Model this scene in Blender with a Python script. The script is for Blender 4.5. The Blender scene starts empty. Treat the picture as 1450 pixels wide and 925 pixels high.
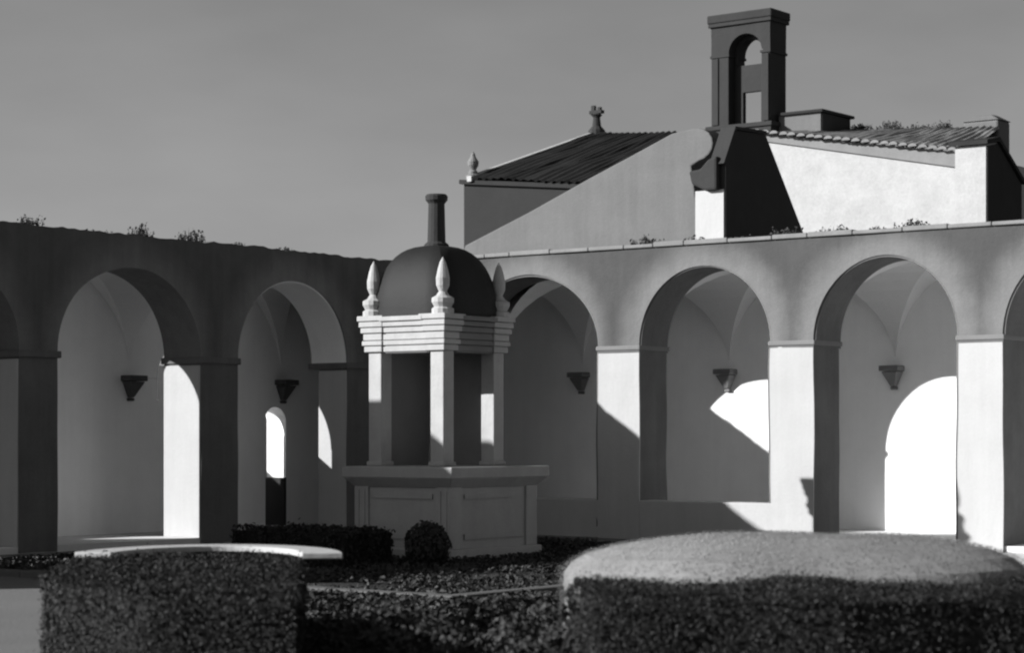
import bpy, bmesh, math, random
import numpy as np
from mathutils import Vector, noise

S = bpy.context.scene
COL = S.collection
R = math.radians

# ------------------------------------------------------------ camera, sky, sun, exposure
cd = bpy.data.cameras.new('camera'); cam = bpy.data.objects.new('camera', cd); COL.objects.link(cam)
cam.location = (26.146, -31.246, 1.85); cam.rotation_euler = (R(90), 0, R(37.4))
cd.sensor_width = 36; cd.lens = 75.4; cd.shift_y = 0.1055; cd.clip_start = 0.2; cd.clip_end = 2000
S.camera = cam
SUNV = Vector((0.78, 1.0, -0.507)).normalized()          # the way the sunlight travels
w = bpy.data.worlds.new('World'); S.world = w; w.use_nodes = True
nt = w.node_tree; nt.nodes.clear()
sky = nt.nodes.new('ShaderNodeTexSky'); sky.sky_type = 'NISHITA'; sky.sun_disc = False
sky.sun_elevation = math.asin(-SUNV.z); sky.sun_rotation = math.atan2(-SUNV.x, -SUNV.y)
sky.air_density = 1.0; sky.dust_density = 1.0
bw = nt.nodes.new('ShaderNodeRGBToBW'); bg = nt.nodes.new('ShaderNodeBackground'); wo = nt.nodes.new('ShaderNodeOutputWorld')
bg.inputs['Strength'].default_value = 0.05
tcw = nt.nodes.new('ShaderNodeTexCoord'); mpw = nt.nodes.new('ShaderNodeMapping'); mpw.inputs['Scale'].default_value = (2.2, 2.2, 7.0)
nzw = nt.nodes.new('ShaderNodeTexNoise'); nzw.inputs['Scale'].default_value = 2.4; nzw.inputs['Detail'].default_value = 7
mrw = nt.nodes.new('ShaderNodeMapRange'); mrw.inputs[1].default_value = 0.25; mrw.inputs[2].default_value = 0.75; mrw.inputs[3].default_value = 0.86; mrw.inputs[4].default_value = 1.10
mlw = nt.nodes.new('ShaderNodeMath'); mlw.operation = 'MULTIPLY'
nt.links.new(tcw.outputs['Generated'], mpw.inputs[0]); nt.links.new(mpw.outputs[0], nzw.inputs['Vector']); nt.links.new(nzw.outputs['Fac'], mrw.inputs[0])
nt.links.new(mrw.outputs[0], mlw.inputs[1]); nt.links.new(bw.outputs[0], mlw.inputs[0])        # thin high cloud, all round the sky
nt.links.new(sky.outputs[0], bw.inputs[0]); nt.links.new(mlw.outputs[0], bg.inputs[0]); nt.links.new(bg.outputs[0], wo.inputs[0])
sl = bpy.data.lights.new('sun', 'SUN'); so = bpy.data.objects.new('sun', sl); COL.objects.link(so)
sl.energy = 5.0; sl.angle = R(0.55); so.rotation_euler = SUNV.to_track_quat('-Z', 'Y').to_euler(); so.location = (-30, -30, 30)
S.view_settings.view_transform = 'Standard'; S.view_settings.look = 'None'
S.view_settings.exposure = 0.72; S.view_settings.gamma = 1.0; S.view_settings.use_curve_mapping = False
S.cycles.filter_width = 2.2
cd.dof.use_dof = True; cd.dof.focus_distance = 36; cd.dof.aperture_fstop = 1.8
S.cycles.max_bounces = 8; S.cycles.diffuse_bounces = 5

# ------------------------------------------------------------ materials (a black-and-white world)
def mat(name, v, var=0.18, scale=1.2, bump=0.25, bscale=18, rough=0.9, streak=0.0, ring=None, fine=0.08):
    """ring = (axis, [arch centres], spring z, radius, rim colour factor): weather-stained render, cleaner near the arch edge"""
    m = bpy.data.materials.new(name); m.use_nodes = True
    N = m.node_tree.nodes; L = m.node_tree.links; b = N['Principled BSDF']
    b.inputs['Roughness'].default_value = rough
    if 'Specular IOR Level' in b.inputs: b.inputs['Specular IOR Level'].default_value = 0.2
    tc = N.new('ShaderNodeTexCoord')
    def noi(sc, det=6, vec=None):
        n = N.new('ShaderNodeTexNoise'); n.inputs['Scale'].default_value = sc; n.inputs['Detail'].default_value = det
        n.inputs['Roughness'].default_value = 0.62
        L.new(vec or tc.outputs['Object'], n.inputs['Vector']); return n.outputs['Fac']
    def mth(op, a, c, clamp=False):
        n = N.new('ShaderNodeMath'); n.operation = op; n.use_clamp = clamp
        for i, x in enumerate((a, c)):
            if isinstance(x, (int, float)): n.inputs[i].default_value = x
            else: L.new(x, n.inputs[i])
        return n.outputs[0]
    f = mth('MULTIPLY_ADD', noi(scale), 2 * var); N[-1].inputs[2].default_value = 1 - var
    g = mth('MULTIPLY_ADD', noi(bscale * 2.2, 4), 2 * fine); N[-1].inputs[2].default_value = 1 - fine
    f = mth('MULTIPLY', f, g)
    if streak:
        mp = N.new('ShaderNodeMapping'); mp.inputs['Scale'].default_value = (5, 5, 0.45)
        L.new(tc.outputs['Object'], mp.inputs['Vector'])
        s = noi(1.0, 5, mp.outputs[0])
        s = mth('MULTIPLY', mth('SUBTRACT', s, 0.5), 4 * streak)
        f = mth('ADD', f, s)
    if ring:
        ax, cs, zs, rad, gain = ring
        sp = N.new('ShaderNodeSeparateXYZ'); L.new(tc.outputs['Object'], sp.inputs[0])
        u = sp.outputs[ax]; best = None
        dz = mth('MAXIMUM', mth('SUBTRACT', sp.outputs[2], zs), 0.0)
        for c in cs:
            du = mth('SUBTRACT', u, c)
            d = mth('SQRT', mth('ADD', mth('MULTIPLY', du, du), mth('MULTIPLY', dz, dz)), 0)
            best = d if best is None else mth('MINIMUM', best, d)
        e = mth('ADD', mth('SUBTRACT', best, rad), mth('MULTIPLY', mth('SUBTRACT', noi(1.6), 0.5), 0.35))
        mr = N.new('ShaderNodeMapRange'); mr.interpolation_type = 'SMOOTHSTEP'
        L.new(e, mr.inputs[0]); mr.inputs[1].default_value = 0.0; mr.inputs[2].default_value = 0.62
        mr.inputs[3].default_value = gain; mr.inputs[4].default_value = 0.62
        f = mth('MULTIPLY', f, mr.outputs[0])
    val = mth('MULTIPLY', f, v, True)
    cmb = N.new('ShaderNodeCombineColor')
    for i in range(3): L.new(val, cmb.inputs[i])
    L.new(cmb.outputs[0], b.inputs['Base Color'])
    if bump:
        bp = N.new('ShaderNodeBump'); bp.inputs['Strength'].default_value = bump; bp.inputs['Distance'].default_value = 0.02
        L.new(noi(bscale, 8), bp.inputs['Height']); L.new(bp.outputs[0], b.inputs['Normal'])
    return m

RC = [0, 2.6, 6.39, 9.84, 13.2, 16.65]      # arch centres of the sunlit arcade (x)
LC = [-14.9, -11.12, -7.24, -3.40]          # arch centres of the shaded arcade (y)
M = {
 'white':   mat('whitewash', 0.4, 0.09, 1.6, 0.3, 14, streak=0.05, fine=0.06),
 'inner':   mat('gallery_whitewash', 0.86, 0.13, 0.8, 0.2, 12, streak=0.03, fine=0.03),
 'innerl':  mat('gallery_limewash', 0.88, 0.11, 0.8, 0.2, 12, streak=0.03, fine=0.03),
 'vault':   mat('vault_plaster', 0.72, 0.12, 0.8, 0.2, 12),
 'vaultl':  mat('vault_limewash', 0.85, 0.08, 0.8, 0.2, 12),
 'spand':   mat('stained_render', 0.105, 0.26, 1.7, 0.5, 14, streak=0.10, fine=0.14, ring=(0, RC, 3.4, 1.36, 1.45)),
 'spandl':  mat('grimy_render', 0.15, 0.32, 1.5, 0.5, 14, streak=0.14, fine=0.15, ring=(1, LC, 3.15, 1.45, 1.1)),
 'grime_shade':   mat('grimy_shade_stone', 0.125, 0.32, 1.6, 0.5, 14, streak=0.12, fine=0.15),  # dark tone also stands in for shade on piers, reveals and soffits
 'mould':   mat('moulding_stone', 0.17, 0.15, 2, 0.3, 18),
 'corbel':  mat('dark_corbel_stone', 0.09, 0.15, 3, 0.3, 18),
 'grey':    mat('grey_render', 0.125, 0.2, 1.1, 0.4, 14, streak=0.08, fine=0.12),
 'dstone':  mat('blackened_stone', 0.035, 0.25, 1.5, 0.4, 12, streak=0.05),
 'bstone':  mat('sooty_shade_stone', 0.033, 0.3, 1.2, 0.4, 12, streak=0.05),  # dark tone also stands in for shade on side walls and doorway
 'wall2':   mat('shade_dark_render', 0.026, 0.2, 1.5, 0.4, 12),
 'slate':   mat('slate', 0.02, 0.3, 2.5, 0.4, 14, rough=0.8),
 'tile':    mat('weathered_tile', 0.19, 0.3, 2.2, 0.4, 14),
 'rough':   mat('mottled_whitewash', 0.37, 0.26, 2.2, 0.6, 8, fine=0.12),
 'lead':    mat('lead_sheet', 0.014, 0.4, 1.8, 0.2, 12, rough=0.65),
 'pale':    mat('pale_limestone', 0.37, 0.22, 3, 0.4, 16, streak=0.06),
 'pstone':  mat('pavilion_stone', 0.17, 0.25, 1.6, 0.3, 18, streak=0.03),
 'base':    mat('pedestal_stone', 0.35, 0.2, 1.6, 0.4, 14, streak=0.05),
 'kerb':    mat('kerb_stone', 0.1, 0.25, 3, 0.4, 14),
 'soil':    mat('dark_soil', 0.028, 0.45, 0.7, 0.7, 9, fine=0.25),
 'gravel':  mat('grit', 0.15, 0.2, 0.8, 0.6, 25, fine=0.2),
 'far':     mat('dry_ground', 0.07, 0.3, 0.05, 0.3, 3),
 'floor':   mat('gallery_floor', 0.6, 0.15, 1, 0.3, 12),
 'box':     mat('box_leaf', 0.021, 0.35, 5, 0.0, 10, rough=0.6, fine=0.3),
 'ivy':     mat('ivy_leaf', 0.032, 0.5, 1.0, 0.0, 10, rough=0.6, fine=0.3),
 'santo':   mat('silver_leaf', 0.21, 0.22, 1.6, 0.0, 10, rough=0.8, fine=0.15),
 'weed':    mat('dry_weed', 0.05, 0.4, 6, 0.0, 10),
 'core':    mat('hedge_inside', 0.012, 0.3, 5, 0.0, 10),
 'bronze':  mat('bell_bronze', 0.11, 0.2, 4, 0.1, 20, rough=0.5),
 'wood':    mat('old_timber', 0.04, 0.2, 5, 0.3, 20),
}

# ------------------------------------------------------------ helpers
def tag(o, label=None, cat=None, group=None, kind=None):
    if label: o['label'] = label
    if cat: o['category'] = cat
    if group: o['group'] = group
    if kind: o['kind'] = kind
    return o
def empty(name, loc, label, cat, group=None):
    o = bpy.data.objects.new(name, None); COL.objects.link(o); o.location = loc; o.empty_display_size = 0.3
    o['org'] = list(loc)
    return tag(o, label, cat, group)
class MB:
    """collects shapes in world coordinates, links them as one mesh object"""
    def __init__(s): s.v = []; s.f = []
    def add(s, vs, fs):
        n = len(s.v); s.v += [tuple(p) for p in vs]; s.f += [tuple(i + n for i in f) for f in fs]; return s
    def box(s, x0, x1, y0, y1, z0, z1):
        v = [(x, y, z) for z in (z0, z1) for y in (y0, y1) for x in (x0, x1)]
        return s.add(v, [(0,2,3,1),(4,5,7,6),(0,1,5,4),(2,6,7,3),(0,4,6,2),(1,3,7,5)])
    def frustum(s, a, za, b, zb):       # a, b = (x0,x1,y0,y1)
        v = [(x, y, za) for y in a[2:] for x in a[:2]] + [(x, y, zb) for y in b[2:] for x in b[:2]]
        return s.add(v, [(0,2,3,1),(4,5,7,6),(0,1,5,4),(2,6,7,3),(0,4,6,2),(1,3,7,5)])
    def prism(s, poly, axis, a, b):     # polygon in the plane across axis, pushed from a to b
        n = len(poly)
        def P(p, t):
            return {'x': (t, p[0], p[1]), 'y': (p[0], t, p[1]), 'z': (p[0], p[1], t)}[axis]
        v = [P(p, a) for p in poly] + [P(p, b) for p in poly]
        return s.add(v, [tuple(range(n)), tuple(range(2*n-1, n-1, -1))] + [(i, (i+1) % n, n+(i+1) % n, n+i) for i in range(n)])
    def lathe(s, cx, cy, prof, n=20):   # prof = [(r, z)]
        v = []; f = []
        for r, z in prof:
            for k in range(n):
                t = 2*math.pi*k/n; v.append((cx + r*math.cos(t), cy + r*math.sin(t), z))
        m = len(prof)
        for j in range(m-1):
            for k in range(n): f.append((j*n+k, j*n+(k+1) % n, (j+1)*n+(k+1) % n, (j+1)*n+k))
        f.append(tuple(range(n))); f.append(tuple(range((m-1)*n, m*n)))
        return s.add(v, f)
    def build(s, name, m, parent=None, smooth=False, bevel=0.0):
        me = bpy.data.meshes.new(name); org = Vector((0, 0, 0))
        me.from_pydata(s.v, [], s.f)
        bm = bmesh.new(); bm.from_mesh(me); bmesh.ops.recalc_face_normals(bm, faces=bm.faces); bm.to_mesh(me); bm.free()
        me.materials.append(M[m]); o = bpy.data.objects.new(name, me); COL.objects.link(o)
        if parent:
            o.parent = parent; p = parent
            while p: org += Vector(p.location); p = p.parent
            # keep the mesh in world coordinates so that grain never repeats between pieces
            o.location = -org
        if smooth:
            for p in me.polygons: p.use_smooth = True
        if bevel:
            md = o.modifiers.new('bevel', 'BEVEL'); md.width = bevel; md.segments = 2; md.limit_method = 'ANGLE'
        return o
def wob(p, a=0.02, sc=0.9):
    n = noise.noise_vector(Vector(p) * sc)
    return Vector(p) + n * a

def arch_wall(axis, a0, a1, t0, t1, zs, top, arches, topwave=0.03, step=0.11):
    """upper wall from its spring line zs to top(u) with arch soffits [(u0,u1,rise)], thickness t0..t1; hand-made wobble"""
    us = set([a0, a1]); u = a0
    while u < a1: us.add(round(u, 4)); u += step
    for (p, q, r) in arches:
        for k in range(33): us.add(p + (q-p)*(0.5 - 0.5*math.cos(math.pi*k/32)))
    us = sorted(x for x in us if a0 <= x <= a1)
    us = [x for i, x in enumerate(us) if i == 0 or x - us[i-1] > 0.004]
    rows = 6
    mb = MB(); F = []; B = []
    for u in us:
        lo = zs
        for (p, q, r) in arches:
            if p < u < q:
                k = (u - (p+q)/2) / ((q-p)/2); lo = zs + r*math.sqrt(max(0, 1-k*k))
        hi = top + topwave*noise.noise(Vector((u*1.3, t0, 3))) + topwave*0.6*noise.noise(Vector((u*5.1, t0, 9)))
        for lst, t in ((F, t0), (B, t1)):
            col = []
            for j in range(rows):
                z = lo + (hi-lo)*j/(rows-1)
                p = (u, t, z) if axis == 'x' else (t, u, z)
                col.append(tuple(wob(p, 0.022)))
            lst.append(col)
    v = []; f = []; n = len(us); idx = lambda s, i, j: (s*n + i)*rows + j
    for lst in (F, B):
        for c in lst: v += c
    for i in range(n-1):
        for j in range(rows-1):
            f.append((idx(0,i,j), idx(0,i+1,j), idx(0,i+1,j+1), idx(0,i,j+1)))
            f.append((idx(1,i,j), idx(1,i,j+1), idx(1,i+1,j+1), idx(1,i+1,j)))
        f.append((idx(0,i,0), idx(1,i,0), idx(1,i+1,0), idx(0,i+1,0)))
        f.append((idx(0,i,rows-1), idx(0,i+1,rows-1), idx(1,i+1,rows-1), idx(1,i,rows-1)))
    for i in (0, n-1):
        for j in range(rows-1): f.append((idx(0,i,j), idx(0,i,j+1), idx(1,i,j+1), idx(1,i,j)))
    return mb.add(v, f)

def pier(axis, u0, u1, t0, t1, z0, z1):
    """plastered pier with slightly uneven faces"""
    nz = 14; mb = MB(); v = []; f = []; nu = 4
    ring = [(u0 + (u1-u0)*k/nu, t0) for k in range(nu)] + [(u1, t0 + (t1-t0)*k/nu) for k in range(nu)] \
         + [(u1 - (u1-u0)*k/nu, t1) for k in range(nu)] + [(u0, t1 - (t1-t0)*k/nu) for k in range(nu)]
    m = len(ring)
    for j in range(nz+1):
        z = z0 + (z1-z0)*j/nz
        for (u, t) in ring:
            p = (u, t, z) if axis == 'x' else (t, u, z)
            v.append(tuple(wob(p, 0.022)))
    for j in range(nz):
        for k in range(m): f.append((j*m+k, j*m+(k+1) % m, (j+1)*m+(k+1) % m, (j+1)*m+k))
    f.append(tuple(range(m))); f.append(tuple(range(nz*m, nz*m+m)))
    return mb.add(v, f)

def vault(axis, u0, u1, t0, t1, zs, rise):
    n = 22; mb = MB(); v = []; f = []
    for i in range(n+1):
        for j in range(n+1):
            a = -math.cos(math.pi*i/n); b = -math.cos(math.pi*j/n)
            z = zs + rise*max(math.sqrt(max(0, 1-a*a)), math.sqrt(max(0, 1-b*b)))
            u = (u0+u1)/2 + a*(u1-u0)/2; t = (t0+t1)/2 + b*(t1-t0)/2
            v.append((u, t, z) if axis == 'x' else (t, u, z))
    for i in range(n):
        for j in range(n):
            a, b, c, d = i*(n+1)+j, (i+1)*(n+1)+j, (i+1)*(n+1)+j+1, i*(n+1)+j+1
            if (i < n/2) == (j < n/2): f += [(a, b, c), (a, c, d)]
            else: f += [(a, b, d), (b, c, d)]
    return mb.add(v, f)

def leaf_mesh(pts, nrm, size, rng, jit=0.7):
    """one small folded leaf (two triangles) at each point"""
    n = len(pts); d = rng.normal(size=(n, 3)); nn = nrm + jit*rng.normal(size=(n, 3)); nn /= np.linalg.norm(nn, axis=1)[:, None] + 1e-9
    t = np.cross(nn, d); t /= np.linalg.norm(t, axis=1)[:, None] + 1e-9; b = np.cross(nn, t)
    s = size*(0.6 + 0.8*rng.random(n))[:, None]
    V = np.stack([pts - t*s*0.5, pts + b*s*0.32 + nn*s*0.1, pts + t*s*0.5, pts - b*s*0.32 + nn*s*0.1], 1).reshape(-1, 3)
    F = [(4*i, 4*i+1, 4*i+2, 4*i+3) for i in range(n)]
    return V.tolist(), F
def leaves(name, m, pts, nrm, size, parent=None, seed=1, jit=0.7):
    rng = np.random.default_rng(seed); V, F = leaf_mesh(np.asarray(pts, float), np.asarray(nrm, float), size, rng, jit)
    mb = MB(); mb.v = V; mb.f = F
    me = bpy.data.meshes.new(name); me.from_pydata(V, [], F); me.materials.append(M[m])
    o = bpy.data.objects.new(name, me); COL.objects.link(o)
    if parent: o.parent = parent; o.location = -Vector(parent.location)
    return o

# ------------------------------------------------------------ ground
def sheet(name, poly, z, m):
    mb = MB(); mb.add([(x, y, z) for x, y in poly], [tuple(range(len(poly)))])
    o = mb.build(name, m); o.data.flip_normals() if o.data.polygons[0].normal.z < 0 else None
    return tag(o, kind='structure')
sheet('ground', [(-900,-900),(900,-900),(900,900),(-900,900)], -0.012, 'far')
sheet('courtyard_ground', [(0,-60),(60,-60),(60,0),(0,0)], 0.0, 'gravel')
sheet('planting_soil', [(1.2,-12.95),(11.3,-12.95),(11.3,-1.2),(1.2,-1.2)], 0.005, 'soil')
sheet('bounce_ground', [(11.6,-9.3),(40,-9.3),(40,-0.02),(11.6,-0.02)], 0.005, 'floor')  # pale ground added out of sight to bounce sun into the gallery
tag(MB().box(-2.75, 22, 0.05, 4.2, -0.3, 0.10).build('gallery_floor', 'floor'), kind='structure')
tag(MB().box(-2.75, -0.02, -22, 0.048, -0.3, 0.102).build('gallery_floor', 'floor'), kind='structure')

# ------------------------------------------------------------ sunlit arcade (along y = 0)
ar = empty('sunlit_arcade', (8, 0, 0), 'sunlit cloister arcade with grey spandrels and white piers on the right', 'arcade')
RO = [(1.00,4.19),(5.06,7.72),(8.54,11.14),(11.90,14.5),(15.3,17.95)]
arch_wall('x', 0.02, 21.0, 0.0, 0.9, 3.4, 5.15, [(a, b, 1.36) for a, b in RO], 0.035).build('arch_wall', 'spand', ar)
ed = [0.02] + [e for ab in RO for e in ab] + [21.0]
for i in range(0, len(ed), 2):
    pr = pier('x', ed[i]-(0.05 if i else 0), ed[i+1]-0.004, 0.03, 0.894, 0.0, 3.31).build('pier', 'grime_shade', ar)  # dark core puts the shade of the reveals into the colour
    pier('x', ed[i], ed[i+1], 0.0, 0.028, 0.0, 3.31).build('limewashed_face', 'white', pr)
    MB().box(ed[i]-0.035 if i else ed[i], ed[i+1]+0.035, -0.035, 0.935, 3.335, 3.415).build('impost', 'mould', ar, bevel=0.015)
    MB().box(ed[i]-0.012 if i else ed[i], ed[i+1]+0.012, -0.012, 0.912, 3.30, 3.336).build('necking', 'grime_shade', ar)
def soffit(axis, a, b, t0, t1, zs, r, g=0.012):
    mb = MB(); v = []; f = []; n = 40
    for k in range(n+1):
        t = math.pi*k/n; u = (a+b)/2 - ((b-a)/2-g)*math.cos(t); z = zs + (r-g)*math.sin(t)
        for dd in (0, 0.1):
            uu = (a+b)/2 - ((b-a)/2-g+dd)*math.cos(t); zz = zs + (r-g+dd)*math.sin(t)
            for tt in (t0, t1): v.append((uu, tt, zz) if axis == 'x' else (tt, uu, zz))
    for k in range(n):
        i, j = 4*k, 4*k+4
        f += [(i, j, j+1, i+1), (i, i+2, j+2, j), (i+1, j+1, j+3, i+3)]
    return mb.add(v, f)
for a, b in RO: soffit('x', a, b, 0.03, 0.87, 3.40, 1.36, 0.03).build('arch_soffit', 'grime_shade', ar)  # dark lining carries the shade of the arch undersides
for a, b in RO[:2]:
    MB().box(a-0.02, b+0.02, 0.02, 0.42, 0.0, 0.69).build('parapet', 'white', ar, bevel=0.02)
MB().box(-2.75, -2.45, 0.05, 3.69, 0.0, 5.0).build('end_wall', 'inner', ar)
MB().box(-2.75, 21.0, 3.70, 4.25, 0.0, 5.0).build('gallery_wall', 'inner', ar)
MB().box(20.6, 21.0, 0.9, 3.70, 0.0, 5.0).build('end_wall', 'inner', ar)
MB().box(-2.75, 21.0, 0.06, 4.3, 5.0, 5.085).build('gallery_roof', 'tile', ar)
mids = [1.20] + [(RO[i][1]+RO[i+1][0])/2 for i in range(4)] + [18.4]
for i in range(5):
    vault('x', mids[i], mids[i+1], 0.89, 3.71, 3.08, 1.78).build('vault', 'vault', ar)
vault('x', -0.9, 1.20, 0.89, 3.71, 3.08, 1.78).build('vault', 'vault', ar)
for mx in mids:
    MB().frustum((mx-0.05, mx+0.05, 3.6, 3.71), 2.72, (mx-0.16, mx+0.16, 3.45, 3.71), 2.98).box(mx-0.19, mx+0.19, 3.42, 3.705, 2.99, 3.09).box(mx-0.06, mx+0.06, 3.62, 3.706, 2.66, 2.715).build('corbel', 'mould', ar, bevel=0.015)
# ragged roof edge of the arcade: coping stones of uneven height
rnd = random.Random(4)
x = 0.3
while x < 20.6:
    l = rnd.uniform(0.55, 0.95); h = rnd.uniform(0.05, 0.10)
    MB().box(x, x+l-0.012, -0.05, 0.5, 5.12, 5.15+h*0.6).build('coping_stone', 'tile', ar, bevel=0.015); x += l

# ------------------------------------------------------------ shaded arcade (along x = 0)
al = empty('shaded_arcade', (0, -8, 0), 'dark shaded cloister arcade on the left with pale vaulted gallery', 'arcade')
LO = [(-16.4,-13.42),(-12.65,-9.57),(-8.80,-5.68),(-4.81,-1.99)]
arch_wall('y', -22.0, -0.02, 0.0, -0.9, 3.15, 5.11, [(a, b, 1.42) for a, b in LO], 0.05).build('arch_wall', 'spandl', al)
ed = [-22.0] + [e for ab in LO for e in ab] + [-0.02]
for i in range(0, len(ed), 2):
    bk = -0.894 if i < len(ed)-2 else -0.70
    p = pier('y', ed[i], ed[i+1], -0.006, bk, 0.0, 3.07).build('pier', 'grime_shade', al)  # darker than the white piers opposite: shade put into the colour
    if i:       # jamb facing along the wall, paler than its pier: sunlight put into the colour
        MB().box(bk+0.01, -0.02, ed[i]-0.03, ed[i]+0.03, 0.10, 3.02).build('lit_jamb', 'white', al, bevel=0.01)
    MB().box(-0.94, 0.04, ed[i]-0.045, min(ed[i+1]+0.045, -0.02), 3.05, 3.16).build('impost', 'grime_shade', al, bevel=0.015)
# outer gallery wall with slits open to the sun behind
slits = [(-21.0,-13.7,0,2.6),(-12.75,-12.5,0,3.55),(-8.95,-7.40,0,3.50),(-4.58,-3.30,2.45,2.85),(-1.80,-1.24,0,2.1)]  # first opening, out of view, widened to brighten the gallery
for k, (a, b, sill, sp) in enumerate(slits):
    tk = -2.75 if k == 4 else -2.36 if k == 3 else -2.43                 # the doorway wall is thicker
    lo = -22.0 if k == 0 else (slits[k-1][1]+a)/2; hi = -0.02 if k == len(slits)-1 else (b+slits[k+1][0])/2
    for p, q in ((lo, a), (b, hi)): MB().box(tk, -2.25, p, q, 0.0, sp).build('gallery_wall', 'innerl', al)
    if sill: MB().box(tk, -2.25, a, b, 0.0, sill).build('window_sill', 'innerl', al)
    arch_wall('y', lo, hi, -2.25, tk, sp, 5.0, [(a, b, min(0.9, (b-a)/2))], 0.0).build('gallery_wall', 'innerl', al)
MB().box(-2.74, -2.245, -1.29, -1.232, 0.1, 1.02).build('jamb_shade', 'bstone', al)  # dark strip put on the jamb for the shade low in the doorway
MB().box(-0.88, -0.02, -22.0, -13.0, 5.0, 5.62).build('unseen_shade_block', 'spandl', al)  # added out of view to shade the pavilion pedestal
soffit('y', -4.81, -1.99, -0.87, -0.03, 3.15, 1.42, 0.02).build('arch_soffit', 'innerl', al)
MB().box(-3.0, -0.45, -22.0, 0.0, 5.0, 5.07).build('gallery_roof', 'tile', al)
mids = [-22, -16.8] + [(LO[i][1]+LO[i+1][0])/2 for i in range(3)] + [-1.35]
for i in range(5):
    vault('y', mids[i], mids[i+1], -0.89, -2.26, 2.86, 1.95).build('vault', 'vaultl', al)
for my in mids[1:]:
    MB().frustum((-2.26, -2.16, my-0.04, my+0.04), 2.50, (-2.26, -2.01, my-0.17, my+0.17), 2.78).box(-2.255, -1.98, my-0.2, my+0.2, 2.79, 2.89).box(-2.254, -2.17, my-0.06, my+0.06, 2.44, 2.495).build('corbel', 'corbel', al, bevel=0.015)
gw = MB().box(-6.3, -6.0, -24, 8, 0, 3.25).build('unseen_shade_wall', 'grey')  # added unseen to keep sun off the foot of the doorway
tag(gw, 'plain grey wall added out of view behind the left arcade for shade', 'wall')

# ------------------------------------------------------------ well pavilion
PX, PY = 5.27, -5.845
pv = empty('well_pavilion', (PX, PY, 0), 'small domed stone pavilion on a square pedestal in the courtyard', 'pavilion')
def sq(h, dx=0, dy=0): return (PX-h+dx, PX+h+dx, PY-h+dy, PY+h+dy)
H = 0.76
# pedestal
BX = (4.66, 6.45, -6.975, -4.93)
MB().box(*BX, 0, 1.08).build('pedestal', 'base', pv, bevel=0.02)
MB().box(BX[0]-0.09, BX[1]+0.09, BX[2]-0.09, BX[3]+0.09, 0, 0.16).build('plinth', 'base', pv, bevel=0.02)
MB().frustum((BX[0]-0.02, BX[1]+0.02, BX[2]-0.02, BX[3]+0.02), 1.06, (BX[0]-0.16, BX[1]+0.16, BX[2]-0.16, BX[3]+0.16), 1.20)\
  .box(BX[0]-0.17, BX[1]+0.17, BX[2]-0.17, BX[3]+0.17, 1.202, 1.37).build('pedestal_cornice', 'base', pv, bevel=0.015)
for sx in (0, 1):
    for sy in (0, 1):
        x0 = BX[0]-0.035 if sx == 0 else BX[1]-0.24; y0 = BX[2]-0.035 if sy == 0 else BX[3]-0.24
        pl = MB().box(x0, x0+0.275, y0, y0+0.275, 0.162, 1.07).build('corner_pilaster', 'base', pv, bevel=0.012)
        MB().box(x0+0.06, x0+0.10, y0-0.014, y0+0.289, 0.2, 1.02).box(x0+0.175, x0+0.215, y0-0.014, y0+0.289, 0.2, 1.02).build('fillet', 'base', pl)
for (a, b, c, d) in ((BX[0]+0.32, BX[1]-0.32, 0.30, 0.38), (BX[0]+0.32, BX[1]-0.32, 0.90, 0.97)):
    MB().box(a, b, BX[2]-0.025, BX[2]+0.01, c, d).build('panel_moulding', 'base', pv)
for (c, d) in ((0.30, 0.38), (0.90, 0.97)):
    MB().box(BX[1]-0.01, BX[1]+0.025, BX[2]+0.32, BX[3]-0.32, c, d).build('panel_moulding', 'base', pv)
# four corner pillars, each with its impost and the ressaut of the entablature above it
for sx in (-1, 1):
    for sy in (-1, 1):
        cx, cy = PX+sx*(H-0.15), PY+sy*(H-0.15)
        MB().box(cx-0.125, cx+0.125, cy-0.125, cy+0.125, 1.37, 3.10).build('pillar', 'pale', pv, bevel=0.012)
        MB().box(cx-0.15, cx+0.15, cy-0.15, cy+0.15, 1.372, 1.44).build('pillar_base', 'pale', pv, bevel=0.015)
        en = MB()
        for (e, z0, z1) in ((0.175, 3.102, 3.19), (0.20, 3.20, 3.27), (0.185, 3.28, 3.38), (0.215, 3.39, 3.47), (0.235, 3.48, 3.56), (0.255, 3.57, 3.65)):
            en.box(cx-e, cx+e, cy-e, cy+e, z0, z1)
        en.box(cx-0.15, cx+0.15, cy-0.15, cy+0.15, 3.10, 3.64)
        en.build('entablature_block', 'pale', pv, bevel=0.01)
        if (sx, sy) == (-1, 1): continue      # unseen far finial left out to keep its shadow off the pier
        fn = MB().lathe(cx+sx*0.07, cy+sy*0.07, [(0.17,3.651),(0.17,3.72),(0.13,3.75),(0.17,3.82),(0.17,3.88),(0.10,3.92),(0.06,3.98),(0.10,4.07),(0.105,4.18),(0.075,4.32),(0.045,4.42),(0.0,4.50)], 14)
        fn.build('finial', 'pale', pv, smooth=False)
en = {}
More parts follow.
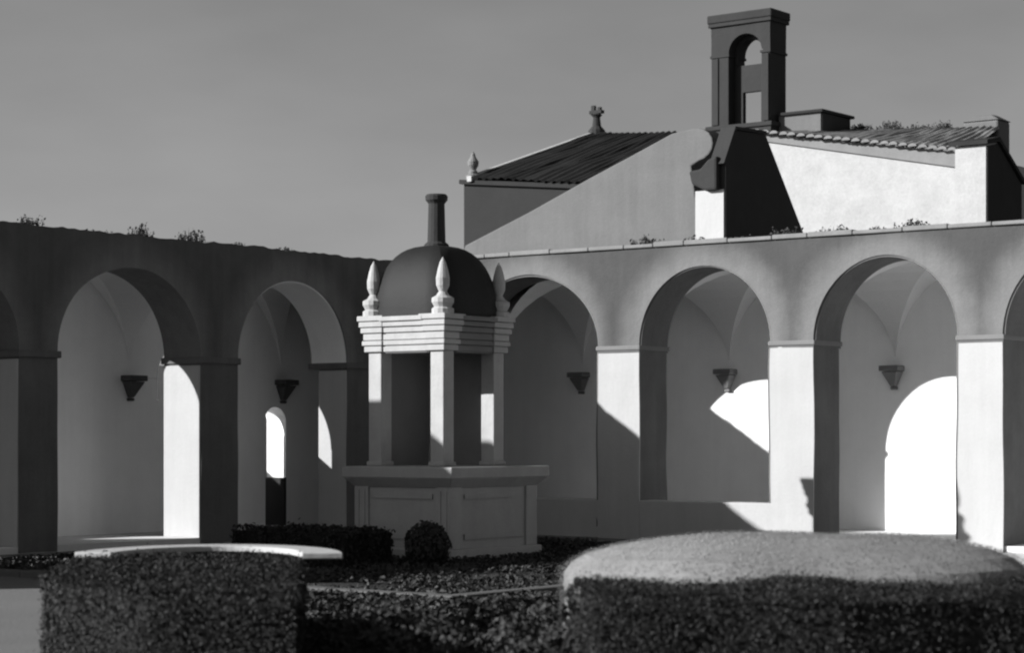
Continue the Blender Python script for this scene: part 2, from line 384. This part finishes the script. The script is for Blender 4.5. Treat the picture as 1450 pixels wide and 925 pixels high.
for k in range(4):                          # the four entablature lengths between the corners
    mb = MB()
    for (e, z0, z1) in ((0.02, 3.10, 3.19), (0.045, 3.20, 3.27), (0.03, 3.28, 3.38), (0.06, 3.39, 3.47), (0.095, 3.48, 3.55), (0.13, 3.56, 3.63)):
        a, b = -(H-0.34), H-0.34; d = H+e-0.02
        if k == 0: mb.box(PX+a, PX+b, PY-d, PY-d+0.28+e, z0, z1)
        if k == 1: mb.box(PX+a, PX+b, PY+d-0.28-e, PY+d, z0, z1)
        if k == 2: mb.box(PX-d, PX-d+0.28+e, PY+a, PY+b, z0, z1)
        if k == 3: mb.box(PX+d-0.28-e, PX+d, PY+a, PY+b, z0, z1)
    if k < 2: mb.box(PX-(H-0.34), PX+H-0.34, PY+(-1 if k == 0 else 1)*(H-0.15)-0.12, PY+(-1 if k == 0 else 1)*(H-0.15)+0.12, 3.08, 3.6)
    else: mb.box(PX+(-1 if k == 2 else 1)*(H-0.15)-0.12, PX+(-1 if k == 2 else 1)*(H-0.15)+0.12, PY-(H-0.34), PY+H-0.34, 3.08, 3.6)
    mb.build('entablature', 'pale' if k == 0 else 'pstone', pv, bevel=0.008)  # sun-facing length paler, the others darker: light put into the colour
# closed back walls, ceiling
MB().box(PX-H+0.06, PX-H+0.22, PY-H+0.302, PY+H-0.302, 1.37, 3.08).build('infill_wall', 'pstone', pv)
MB().box(PX-H+0.302, PX+H-0.302, PY+H-0.22, PY+H-0.06, 1.37, 3.08).build('infill_wall', 'pstone', pv)
MB().box(*sq(H-0.03), 3.60, 3.68).build('ceiling', 'pstone', pv)
# square cloister-vault dome of four curved sheets
lv = 14; hs = 0.735; z0 = 3.62; hh = 1.12
prof = [(hs*(math.cos(math.pi/2*k/lv)**0.68), z0 + hh*math.sin(math.pi/2*k/lv)) for k in range(lv)] + [(0.10, z0+hh*1.005)]
for k in range(4):
    c, s = math.cos(math.pi/2*k), math.sin(math.pi/2*k); v = []; f = []
    for (r, z) in prof:
        for j in range(9):
            t = -1 + 2*j/8; kk = 1.06*(1+abs(t)**5)**-0.2
            X, Y = r*kk, r*t*kk; v.append((PX + c*X - s*Y, PY + s*X + c*Y, z))
    for i in range(len(prof)-1):
        for j in range(8): f.append((i*9+j, i*9+j+1, (i+1)*9+j+1, (i+1)*9+j))
    MB().add(v, f).build('dome_panel', 'lead', pv, smooth=True)
ln = MB().lathe(PX, PY, [(0.19,4.68),(0.19,4.76),(0.14,4.80),(0.125,5.38),(0.135,5.40),(0.17,5.44),(0.175,5.50),(0.15,5.53),(0.0,5.54)], 16)
ln.build('lantern', 'bstone', pv)

# ------------------------------------------------------------ church and roofs behind the sunlit arcade
ch = empty('church_gable', (0, 5.5, 0), 'grey sloping church gable with rounded scroll above the sunlit arcade', 'church')
cs = [(2.72+0.42*math.cos(t), 7.72+0.34*math.sin(t)) for t in [R(100-20*k) for k in range(10)]]
poly = [(-3.6,4.9),(-3.25,6.0),(-1.5,6.62),(0.05,7.22),(1.3,7.68),(2.15,8.0)] + cs + [(2.62,7.3),(2.70,6.8),(2.76,6.4),(2.76,4.9)]
MB().prism(poly, 'y', 5.5, 6.0).build('gable_wall', 'grey', ch, bevel=0.03)

wg = empty('buttress_wing', (3.4, 5, 0), 'narrow wing with white front and dark raking side below the bell tower', 'church wing')
MB().prism([(4.97,4.8),(4.97,7.2),(5.35,7.9),(6.5,7.95),(8.05,6.05),(8.2,5.7),(8.2,4.8)], 'x', 3.50, 3.77).build('raking_wall', 'bstone', wg)  # dark colour stands in for shade on the wing's side
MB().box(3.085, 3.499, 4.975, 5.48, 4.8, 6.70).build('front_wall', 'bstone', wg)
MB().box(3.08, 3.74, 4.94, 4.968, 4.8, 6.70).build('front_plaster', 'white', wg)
MB().prism([(3.06,6.84),(3.38,6.68),(3.66,6.68),(3.66,7.36),(3.45,7.30),(3.26,7.12),(3.0,7.10)], 'y', 4.80, 4.966).build('stone_bracket', 'bstone', wg, bevel=0.05)
MB().prism([(4.95,7.2),(5.35,7.92),(6.5,7.96),(6.5,8.02),(5.3,7.98),(4.85,7.2)], 'x', 3.46, 3.80).build('wing_coping', 'bstone', wg)

dk = empty('dark_roofed_house', (-7, 15, 0), 'house with steep dark slate roof and grey wall behind the church gable', 'house')
MB().prism([(-10.88,4.5),(-10.88,8.87),(-6.5,8.42),(-3.5,8.42),(-3.5,4.5)], 'y', 15, 18.9).build('wall', 'wall2', dk)  # wall darkened in its colour in place of shade
MB().prism([(-10.96,8.77),(-10.96,8.89),(-6.5,8.44),(-6.5,8.32)], 'y', 14.88, 14.998).build('string_course', 'wall2', dk)
def roof_sheet(a, b, c, d, nu, amp, name, m, parent):
    """ribbed tile slope between eave a-b and ridge d-c"""
    a, b, c, d = map(Vector, (a, b, c, d)); n = (b-a).cross(d-a).normalized(); v = []; f = []; K = nu*6; nv = 6
    for i in range(K+1):
        for j in range(nv+1):
            s, t = i/K, j/nv; p = (a*(1-s)+b*s)*(1-t) + (d*(1-s)+c*s)*t
            v.append(p + n*(amp*(1+0.8*noise.noise(Vector((math.floor(s*nu)*3.1, j*0.9, 1))))*math.sin(s*nu*2*math.pi+0.5*noise.noise(Vector((j*0.7, s*9, 2)))) + 0.5*amp*((j % 2)) + 0.06*noise.noise(p*1.2)))
    for i in range(K):
        for j in range(nv): f.append((i*(nv+1)+j, (i+1)*(nv+1)+j, (i+1)*(nv+1)+j+1, i*(nv+1)+j+1))
    mb = MB().add(v, f); return mb.build(name, m, parent)
roof_sheet((-10.5,14.8,8.9), (-4.4,14.8,8.25), (-4.4,19,10.08), (-9.17,19,10.5), 24, 0.03, 'slate_slope', 'slate', dk)
vg = MB(); A = Vector((-10.52,14.8,8.92)); B = Vector((-9.17,19,10.53)); v = []
for P_ in (A, B): v += [P_+Vector((-0.10,0,-0.12)), P_+Vector((0.05,0,-0.12)), P_+Vector((0.05,0,0.03)), P_+Vector((-0.10,0,0.03))]
vg.add(v, [(0,1,2,3),(4,7,6,5),(0,4,5,1),(1,5,6,2),(2,6,7,3),(3,7,4,0)])
vg.build('verge', 'pale', dk)
MB().add([(-10.5,14.8,8.9),(-9.17,19,10.5),(-9.17,23,8.6),(-10.9,18.9,8.6)], [(0,1,2,3)]).build('slate_slope', 'slate', dk)
MB().add([(-9.17,19,10.49),(-4.4,19,10.07),(-4.4,23,8.6),(-9.17,23,8.6)], [(0,1,2,3)]).build('slate_slope', 'slate', dk)
fa = MB().lathe(-10.56, 15.0, [(0.2,8.86),(0.2,8.98),(0.12,9.02),(0.13,9.08),(0.08,9.14),(0.15,9.26),(0.16,9.36),(0.07,9.50),(0.06,9.56),(0.0,9.66)], 14)
fa.build('finial', 'mould', dk)
fb = MB().lathe(-9.22, 19.0, [(0.26,10.4),(0.24,10.56),(0.13,10.68),(0.10,10.92),(0.12,10.96),(0.17,11.0),(0.07,11.06)], 12)
fb.box(-9.43, -9.01, 18.92, 19.08, 11.04, 11.13).box(-9.38, -9.27, 18.95, 19.05, 11.13, 11.28).box(-9.16, -9.07, 18.95, 19.05, 11.13, 11.22)
fb.build('finial', 'dstone', dk)

# bell tower
bt = empty('bell_tower', (-0.35, 12.7, 0), 'dark stone bell tower with open arch rising above the roofs', 'bell tower')
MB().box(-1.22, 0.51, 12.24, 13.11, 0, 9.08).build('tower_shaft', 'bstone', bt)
MB().box(-1.27, 0.56, 12.19, 13.16, 9.082, 9.19).build('string_course', 'bstone', bt, bevel=0.02)
for a, b in ((-1.16, -0.68), (0.22, 0.45)):
    MB().box(a, b, 12.3, 13.05, 9.19, 10.82).build('tower_pier', 'dstone', bt, bevel=0.015)
    MB().box(a-0.02, b+0.025, 12.275, 13.075, 10.821, 10.88).build('impost', 'dstone', bt)
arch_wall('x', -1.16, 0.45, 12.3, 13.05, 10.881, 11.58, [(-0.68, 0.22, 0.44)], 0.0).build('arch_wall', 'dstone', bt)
MB().box(-1.22, 0.51, 12.24, 13.11, 11.55, 11.64).build('cornice', 'dstone', bt, bevel=0.015)
MB().box(-1.24, 0.53, 12.22, 13.13, 11.641, 11.84).build('tower_cap', 'bstone', bt, bevel=0.03)
for a, b in ((-1.12, -0.96), (0.28, 0.42)):
    MB().box(a, b, 12.27, 12.3, 9.22, 10.80).build('pilaster_strip', 'dstone', bt)
arch_wall('x', -0.66, 0.21, 12.56, 12.70, 10.86, 11.34, [(-0.60, 0.14, 0.36)], 0.0).build('panel_arch', 'dstone', bt)
for a, b, c, d in ((-0.665,-0.60,9.2,10.86), (0.14,0.215,9.2,10.86), (-0.60,0.14,9.98,10.62), (-0.60,-0.44,9.2,9.98), (0.06,0.14,9.2,9.98)):
    MB().box(a, b, 12.562, 12.698, c, d).build('recessed_panel', 'dstone', bt)

# long white building to the right
wh = empty('white_wall_building', (3, 12, 0), 'mottled white building with tiled eaves right of the bell tower', 'building')
ez = lambda x_: 8.88 - (x_-0.3)*0.166              # sloping eaves line
MB().prism([(0.3,4.5),(0.3,ez(0.3)),(5.5,ez(5.5)),(5.5,4.5)], 'y', 12.0, 16).build('wall', 'rough', wh)
MB().prism([(0.3,ez(0.3)-0.16),(0.3,ez(0.3)),(5.5,ez(5.5)),(5.5,ez(5.5)-0.34)], 'y', 11.93, 12.002).build('eaves_band', 'tile', wh)
roof_sheet((0.3,11.8,8.9), (5.5,11.8,8.04), (5.5,14,8.80), (1.3,14,9.08), 26, 0.025, 'tiled_roof', 'tile', wh)
rnd = random.Random(9)
for k in range(22):                          # eave tiles
    x0 = 0.3 + k*0.235; z = ez(x0); v = []
    for yy in (11.74+rnd.uniform(-0.03,0.03), 12.02):
        for j in range(7):
            t = math.pi*j/6; v.append((x0+0.115-0.11*math.cos(t), yy, z+0.0+0.07*math.sin(t)))
    MB().add(v, [(j, j+1, j+8, j+7) for j in range(6)] + [tuple(range(7))]).build('eave_tile', 'tile', wh)
cb = empty('corner_block', (5.9, 11.6, 0), 'pale corner block with dark sloping side at the right end', 'building')
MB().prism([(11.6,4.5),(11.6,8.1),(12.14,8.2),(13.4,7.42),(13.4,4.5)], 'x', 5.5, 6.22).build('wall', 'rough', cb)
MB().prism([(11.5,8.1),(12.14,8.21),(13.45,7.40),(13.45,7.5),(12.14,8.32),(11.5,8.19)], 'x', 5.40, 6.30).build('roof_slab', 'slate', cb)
MB().prism([(11.62,4.8),(11.62,8.06),(12.14,8.17),(13.38,7.38),(13.38,4.8)], 'x', 6.22, 6.25).build('shade_side_skin', 'bstone', cb)  # thin dark skin stands in for shade on this side
rb = empty('rooftop_shed', (0.9, 13.4, 0), 'low pale rooftop shed with dark flat cap beside the tower', 'shed')
MB().box(0.52, 1.63, 12.6, 14.0, 8.0, 9.33).build('wall', 'grey', rb)
MB().box(0.52, 1.72, 12.52, 14.08, 9.331, 9.40).build('roof_slab', 'slate', rb, bevel=0.01)
MB().box(1.63, 1.66, 12.63, 13.97, 8.0, 9.32).build('shade_side_skin', 'bstone', rb)  # shade of the shed's side put on as a dark sheet
cy_ = empty('squat_chimney', (4.9, 14, 0), 'squat pale chimney block at the right end of the tiled roof', 'chimney')
MB().box(4.52, 5.38, 14.05, 14.7, 7.5, 9.0).build('chimney_stack', 'grey', cy_, bevel=0.05)
MB().frustum((4.49,5.41,14.02,14.73), 9.001, (4.75,5.15,14.2,14.6), 9.15).build('chimney_cap', 'grey', cy_, bevel=0.03)

# ------------------------------------------------------------ plants
rng = np.random.default_rng(7)
def box_surface(x0, x1, y0, y1, z1, dens, rnd_):
    """points on the sides and top of a clipped hedge"""
    P = []; Nn = []
    def face(n, mk, nv):
        k = int(n*dens); P.append(mk(rnd_.random((k, 2)))); Nn.append(np.tile(nv, (k, 1)))
    face((x1-x0)*(y1-y0), lambda u: np.c_[x0+u[:,0]*(x1-x0), y0+u[:,1]*(y1-y0), np.full(len(u), z1)], (0,0,1.))
    for yy, s in ((y0, -1), (y1, 1)): face((x1-x0)*z1, lambda u: np.c_[x0+u[:,0]*(x1-x0), np.full(len(u), yy), u[:,1]*z1], (0,s,0.))
    for xx, s in ((x0, -1), (x1, 1)): face((y1-y0)*z1, lambda u: np.c_[np.full(len(u), xx), y0+u[:,0]*(y1-y0), u[:,1]*z1], (s,0,0.))
    p = np.concatenate(P); n = np.concatenate(Nn)
    w_ = np.array([noise.noise(Vector(q)*1.7) for q in p]); p = p + n*(0.05*w_[:,None] + 0.025*rnd_.normal(size=(len(p),1)))
    return p, n
def poly_hedge(name, plan, z1, dens, size, label, seed, m='box'):
    """clipped hedge over any plan outline"""
    r = np.random.default_rng(seed); c = np.mean(plan, 0); h = empty(name, (c[0], c[1], 0), label, 'hedge')
    inn = [tuple(c + (np.array(p)-c)*0.975) for p in plan]
    MB().prism(inn, 'z', 0, z1-0.03).build('branches', 'core', h)
    P = []; Nn = []; n = len(plan)
    for i in range(n):
        a, b = np.array(plan[i]), np.array(plan[(i+1) % n]); d = b-a; L_ = np.linalg.norm(d); nv = np.array([d[1], -d[0]])/L_
        k = int(L_*z1*dens); u = r.random((k, 2)); q = a + u[:, :1]*d
        P.append(np.c_[q, u[:,1]*z1]); Nn.append(np.tile((nv[0], nv[1], 0.), (k, 1)))
    # fan triangles for the top
    for i in range(n):
        a, b = np.array(plan[i]), np.array(plan[(i+1) % n]); A_ = abs((a[0]-c[0])*(b[1]-c[1])-(a[1]-c[1])*(b[0]-c[0]))/2
        k = int(A_*dens); u = r.random((k, 2)); fl = u.sum(1) > 1; u[fl] = 1-u[fl]
        q = c + u[:, :1]*(a-c) + u[:, 1:]*(b-c)
        P.append(np.c_[q, np.full(k, z1)]); Nn.append(np.tile((0,0,1.), (k, 1)))
    p = np.concatenate(P); nn = np.concatenate(Nn)
    w_ = np.array([noise.noise(Vector(q)*1.9) for q in p]); p = p + nn*(0.06*w_[:,None] + 0.018*r.normal(size=(len(p),1)) + 0.05*np.maximum(0, r.normal(size=(len(p),1))-1.6))
    leaves('foliage', m, p, nn, size, h, seed)
    return h
# camera-frame plan helper: distance along the view and sideways, only to lay out the beds
FW = np.array([-0.607, 0.795]); RT = np.array([0.795, 0.607]); C0 = np.array([26.146, -31.246])
def bed(pts): return [tuple(C0 + FW*z + RT*s) for s, z in pts]
sheet('flower_bed', bed([(-3.3,12.0),(-3.95,19.6),(-3.8,25),(-2.6,24.75),(-0.6,23.3),(1.2,24.8),(5.5,28),(6.5,12.0)]), 0.009, 'soil')
poly_hedge('box_hedge', bed([(0.45,15.75),(0.42,15.2),(0.55,14.5),(2.2,14.2),(4.2,14.4),(4.3,15.2),(4.2,15.75),(2.2,15.85)]), 0.75, 5200, 0.024,
           'dark clipped box hedge in front of the pale cushion shrub at right', 11)
poly_hedge('box_hedge', bed([(-3.85,18.6),(-3.75,17.2),(-3.3,15.9),(-2.6,15.1),(-1.52,14.9),(-1.82,18.0),(-1.86,19.0),(-2.2,19.7),(-2.72,19.95),(-3.25,19.75),(-3.65,19.3)]), 0.72, 4600, 0.026,
           'dark round box hedge in front of the curved white bench at left', 12)
poly_hedge('box_hedge', [(4.3,-9.3),(6.5,-9.3),(6.5,-8.3),(4.3,-8.3)], 0.50, 700, 0.06,
           'low dark box hedge before the left face of the pavilion pedestal', 13)

def blob(name, cx, cy, cz, rx, ry, rz, n, size, m, label, cat, seed, core='core', group=None, zmin=0.0, jit=0.6, sq_=2.0, lump=0.10, fill=0.93):
    r = np.random.default_rng(seed); h = empty(name, (cx, cy, max(zmin, cz-rz)), label, cat, group)
    d = r.normal(size=(n, 3)); d /= np.linalg.norm(d, axis=1)[:, None]
    k = (np.abs(d)**sq_).sum(1)**(-1/sq_); d2 = d*k[:, None]
    w_ = np.array([noise.noise(Vector(q)*2.3 + Vector((seed, 0, 0))) for q in d])
    rad = 1 + lump*w_ + (0.035 if fill < 0.95 else 0.008)*r.normal(size=n)
    p = d2*rad[:, None]*np.array([rx, ry, rz]) + np.array([cx, cy, cz])
    keep = p[:, 2] > zmin; p = p[keep]; d = d[keep]
    if core:
        v = []; f = []; A_, B_ = (16, 9) if fill < 0.95 else (48, 24)
        for j in range(B_+1):
            for i in range(A_):
                t = 2*math.pi*i/A_; ph = math.pi*j/B_ - math.pi/2
                q = np.array([math.cos(t)*math.cos(ph), math.sin(t)*math.cos(ph), math.sin(ph)]); q = q*((np.abs(q)**sq_).sum()**(-1/sq_))*fill*(1 + (lump*noise.noise(Vector(q)*2.3 + Vector((seed, 0, 0))) if fill > 0.95 else 0))
                v.append((cx+q[0]*rx, cy+q[1]*ry, max(zmin-0.02, cz+q[2]*rz)))
        for j in range(B_):
            for i in range(A_): f.append((j*A_+i, j*A_+(i+1) % A_, (j+1)*A_+(i+1) % A_, (j+1)*A_+i))
        MB().add(v, f).build('branches', core, h)
    leaves('foliage', m, p, d, size, h, seed, jit)
    return h
# pale cushion shrub, long axis across the view
cu = blob('cushion_shrub', 0, 0, 0, 1.90, 1.6, 0.58, 60000, 0.014, 'santo', 'pale silver clipped cushion shrub behind the box hedge at right', 'shrub', 21, core='santo', zmin=-9, jit=0.22, sq_=3.3, lump=0.04, fill=0.985)
cx_, cy__ = C0 + FW*17.6 + RT*2.31
for chd in cu.children: chd.location = (0, 0, 0.0)
cu.location = (cx_, cy__, 0.45); cu.rotation_euler.z = R(37.4)
blob('dark_shrub', 7.0, -8.15, 0.28, 0.3, 0.3, 0.34, 900, 0.07, 'ivy', 'small black shrub at the near foot of the pedestal', 'shrub', 22)
pls = [(15.74,-19.05,0.34,'left'),(15.5,-18.3,0.26,''),(16.62,-18.38,0.36,''),(16.5,-17.6,0.30,''),(14.9,-18.6,0.3,''),(15.5,-17.3,0.22,''),(17.0,-18.9,0.26,''),(14.6,-17.4,0.22,''),(14.0,-15.6,0.22,'')]
desc = ['dark leafy clump low in the front bed near the picture bottom, left of centre', 'small leafy clump just behind the biggest left clump in the front bed',
        'largest dark leafy clump in the front bed right of centre', 'dark leafy clump nearest the right box hedge', 'leafy clump nearest the left box hedge in the front bed',
        'small leafy clump in the middle of the front bed', 'low leafy clump closest to the camera at the bottom edge', 'small leafy clump behind the others on the left of the bed',
        'small clump nearest the kerb corner']
for i, (x, y, r_, _) in enumerate(pls):
    blob('leafy_clump', x, y, r_*0.55, r_*1.25, r_*1.1, r_, 760, 0.06, 'ivy', desc[i], 'plant', 40+i, core=None, group='leafy clumps in the front bed', jit=1.0, lump=0.5)

# ivy carpet inside the kerb
n = 40000; p = np.c_[1.3+rng.random(n)*9.9, -12.85+rng.random(n)*11.5, 0.01+0.06*rng.random(n)]
dn = np.array([noise.noise(Vector((q[0]*0.8, q[1]*0.8, 0))) for q in p]); keep = dn + 0.35*rng.random(n) > -0.05
inb = (p[:,0] > 4.5) & (p[:,0] < 6.6) & (p[:,1] > -7.1) & (p[:,1] < -4.5); p = p[keep & ~inb]
iv = leaves('ground_ivy', 'ivy', p, np.tile((0,0,1.), (len(p),1)), 0.07, None, 5, 0.6); tag(iv, 'dark ground ivy round the pavilion', None, None, 'stuff')
n = 42000; u = rng.random((n, 2)); q = C0 + np.outer(13.6 + 11.5*u[:,0], FW) + np.outer(-2.4+4.2*u[:,1], RT)
pz = np.c_[q, 0.02+0.06*rng.random(n)]; dn = np.array([noise.noise(Vector((k[0]*1.5, k[1]*1.5, 4))) for k in pz]); pz = pz[(dn > -0.25) & ~((pz[:,0] < 11.5) & (pz[:,1] > -13.15))]
gc = leaves('ground_cover', 'ivy', pz, np.tile((0,0,1.), (len(pz),1)), 0.075, None, 6, 0.7); tag(gc, 'patchy dark ground cover in the front bed', None, None, 'stuff')

# kerb stones
kb = empty('bed_kerb', (11.4, -13.0, 0), 'low pale stone kerb turning a corner in front of the pavilion', 'kerb')
rnd = random.Random(3)
x = 11.45
while x > 2:
    l = rnd.uniform(0.8, 1.1); dz = rnd.uniform(-0.008, 0.008); dy = rnd.uniform(-0.01, 0.01)
    MB().box(x-l+0.012, x, -13.10+dy, -12.86+dy, -0.05, 0.085+dz).build('kerb_stone', 'kerb', kb, bevel=0.02); x -= l
y = -12.85
while y < -2:
    l = rnd.uniform(0.8, 1.1); dz = rnd.uniform(-0.008, 0.008); dx = rnd.uniform(-0.01, 0.01)
    MB().box(11.21+dx, 11.45+dx, y, y+l-0.012, -0.05, 0.085+dz).build('kerb_stone', 'kerb', kb, bevel=0.02); y += l

# curved bench with whitewashed slab
bn = empty('curved_bench', (11.6, -16.6, 0), 'curved stone bench with bright whitewashed top behind the left hedge', 'bench')
def arc(off): return [C0 + FW*(18.75 + (1.55+off)*math.sin(t)) + RT*(-2.72 - (1.02+off)*math.cos(t)) for t in np.linspace(R(12), R(172), 33)]
o_, i_ = arc(0.20), arc(-0.16)
def band(o_, i_, z0, z1):
    n = len(o_); v = [(*p, z0) for p in i_] + [(*p, z1) for p in i_] + [(*p, z0) for p in o_] + [(*p, z1) for p in o_]; f = []
    for k in range(n-1):
        f += [(k, k+1, n+k+1, n+k), (2*n+k, 3*n+k, 3*n+k+1, 2*n+k+1), (n+k, n+k+1, 3*n+k+1, 3*n+k), (k, 2*n+k, 2*n+k+1, k+1)]
    f += [(0, n, 3*n, 2*n), (n-1, 3*n-1, 4*n-1, 2*n-1)]
    return MB().add(v, f)
band(o_, i_, 0.745, 0.80).build('seat_slab', 'white', bn, bevel=0.01)
band(arc(0.12)[:25], arc(-0.06)[:25], 0.0, 0.745).build('bench_base', 'bstone', bn)

# weeds rooted on the arcade tops: thin stems with small leaves
def weed(x, y, z, ax, length, height, label, seed):
    r = random.Random(seed); h = empty('weed_tuft', (x, y, z), label, 'weeds', 'weeds on the arcade tops'); st = MB(); P = []; Nn = []
    for k in range(int(34*length/0.4)):
        u = r.gauss(0, 0.42)*length; hh = height*max(0.25, 1-(u/length/1.1)**2)*r.uniform(0.45, 1.15); lean = r.gauss(0, 0.25)*hh; d = r.uniform(-0.1, 0.1)
        b = Vector((x+u, y+d, z-0.04)) if ax == 'x' else Vector((x+d, y+u, z-0.04)); t = b + Vector((lean if ax == 'x' else r.gauss(0, 0.05), lean if ax == 'y' else r.gauss(0, 0.05), hh+0.04))
        w_ = Vector((0.006, 0.006, 0)); m_ = b.lerp(t, 0.55) - Vector((lean*0.15 if ax == 'x' else 0, lean*0.15 if ax == 'y' else 0, 0))
        st.add([b-w_, b+w_, m_+w_*0.8, m_-w_*0.8, t], [(0,1,2,3),(3,2,4)])
        for q in range(9):
            p = b.lerp(t, r.uniform(0.15, 1.0)); P.append((p.x+r.gauss(0,0.03), p.y+r.gauss(0,0.03), p.z+r.gauss(0,0.015))); Nn.append((r.gauss(0,1), r.gauss(0,1), 0.6))
    tag(st.build('stem', 'weed', h), kind='stuff'); leaves('foliage', 'weed', P, Nn, 0.05, h, seed, 0.5)
for i, (y, z, l, hg, lb) in enumerate([(-8.87,5.08,0.36,0.16,'weed tuft on the far left of the dark arcade top'), (-6.46,5.08,0.42,0.20,'broad weed tuft above the second dark pier'),
      (-5.35,5.08,0.40,0.22,'tallest weed tuft beside the broad one on the dark arcade'), (-2.94,5.06,0.25,0.11,'low weed tuft on the dark arcade near the dome'),
      (-4.3,5.06,0.28,0.10,'small weed tuft midway along the dark arcade top'), (-7.5,5.07,0.5,0.06,'sparse low weeds between the far left tuft and the broad one')]):
    weed(-0.6, y, z, 'y', l, hg+0.07, lb, 70+i)
for i, x in enumerate([4.9, 6.0, 6.9, 7.8, 8.7, 9.5, 10.2]):
    weed(x, 0.42, 5.15, 'x', 0.36+0.12*math.sin(i*2.3), 0.16+0.06*math.cos(i*1.9), ['first','second','third','fourth','fifth','sixth','seventh'][i] + ' low weed tuft from the left on the sunlit arcade coping', 90+i)
for i, (x, z, l, hg) in enumerate([(1.9, 9.02, 0.5, 0.16), (2.7, 8.95, 0.45, 0.22), (3.4, 8.88, 0.5, 0.15), (4.05, 8.82, 0.4, 0.24)]):
    weed(x, 14.0, z, 'x', l, hg, ['weed tuft on the tiled ridge nearest the rooftop shed', 'second tuft on the tiled ridge from the rooftop shed',
         'third tuft on the tiled ridge from the rooftop shed', 'weed tuft on the tiled ridge nearest the squat chimney'][i], 120+i)
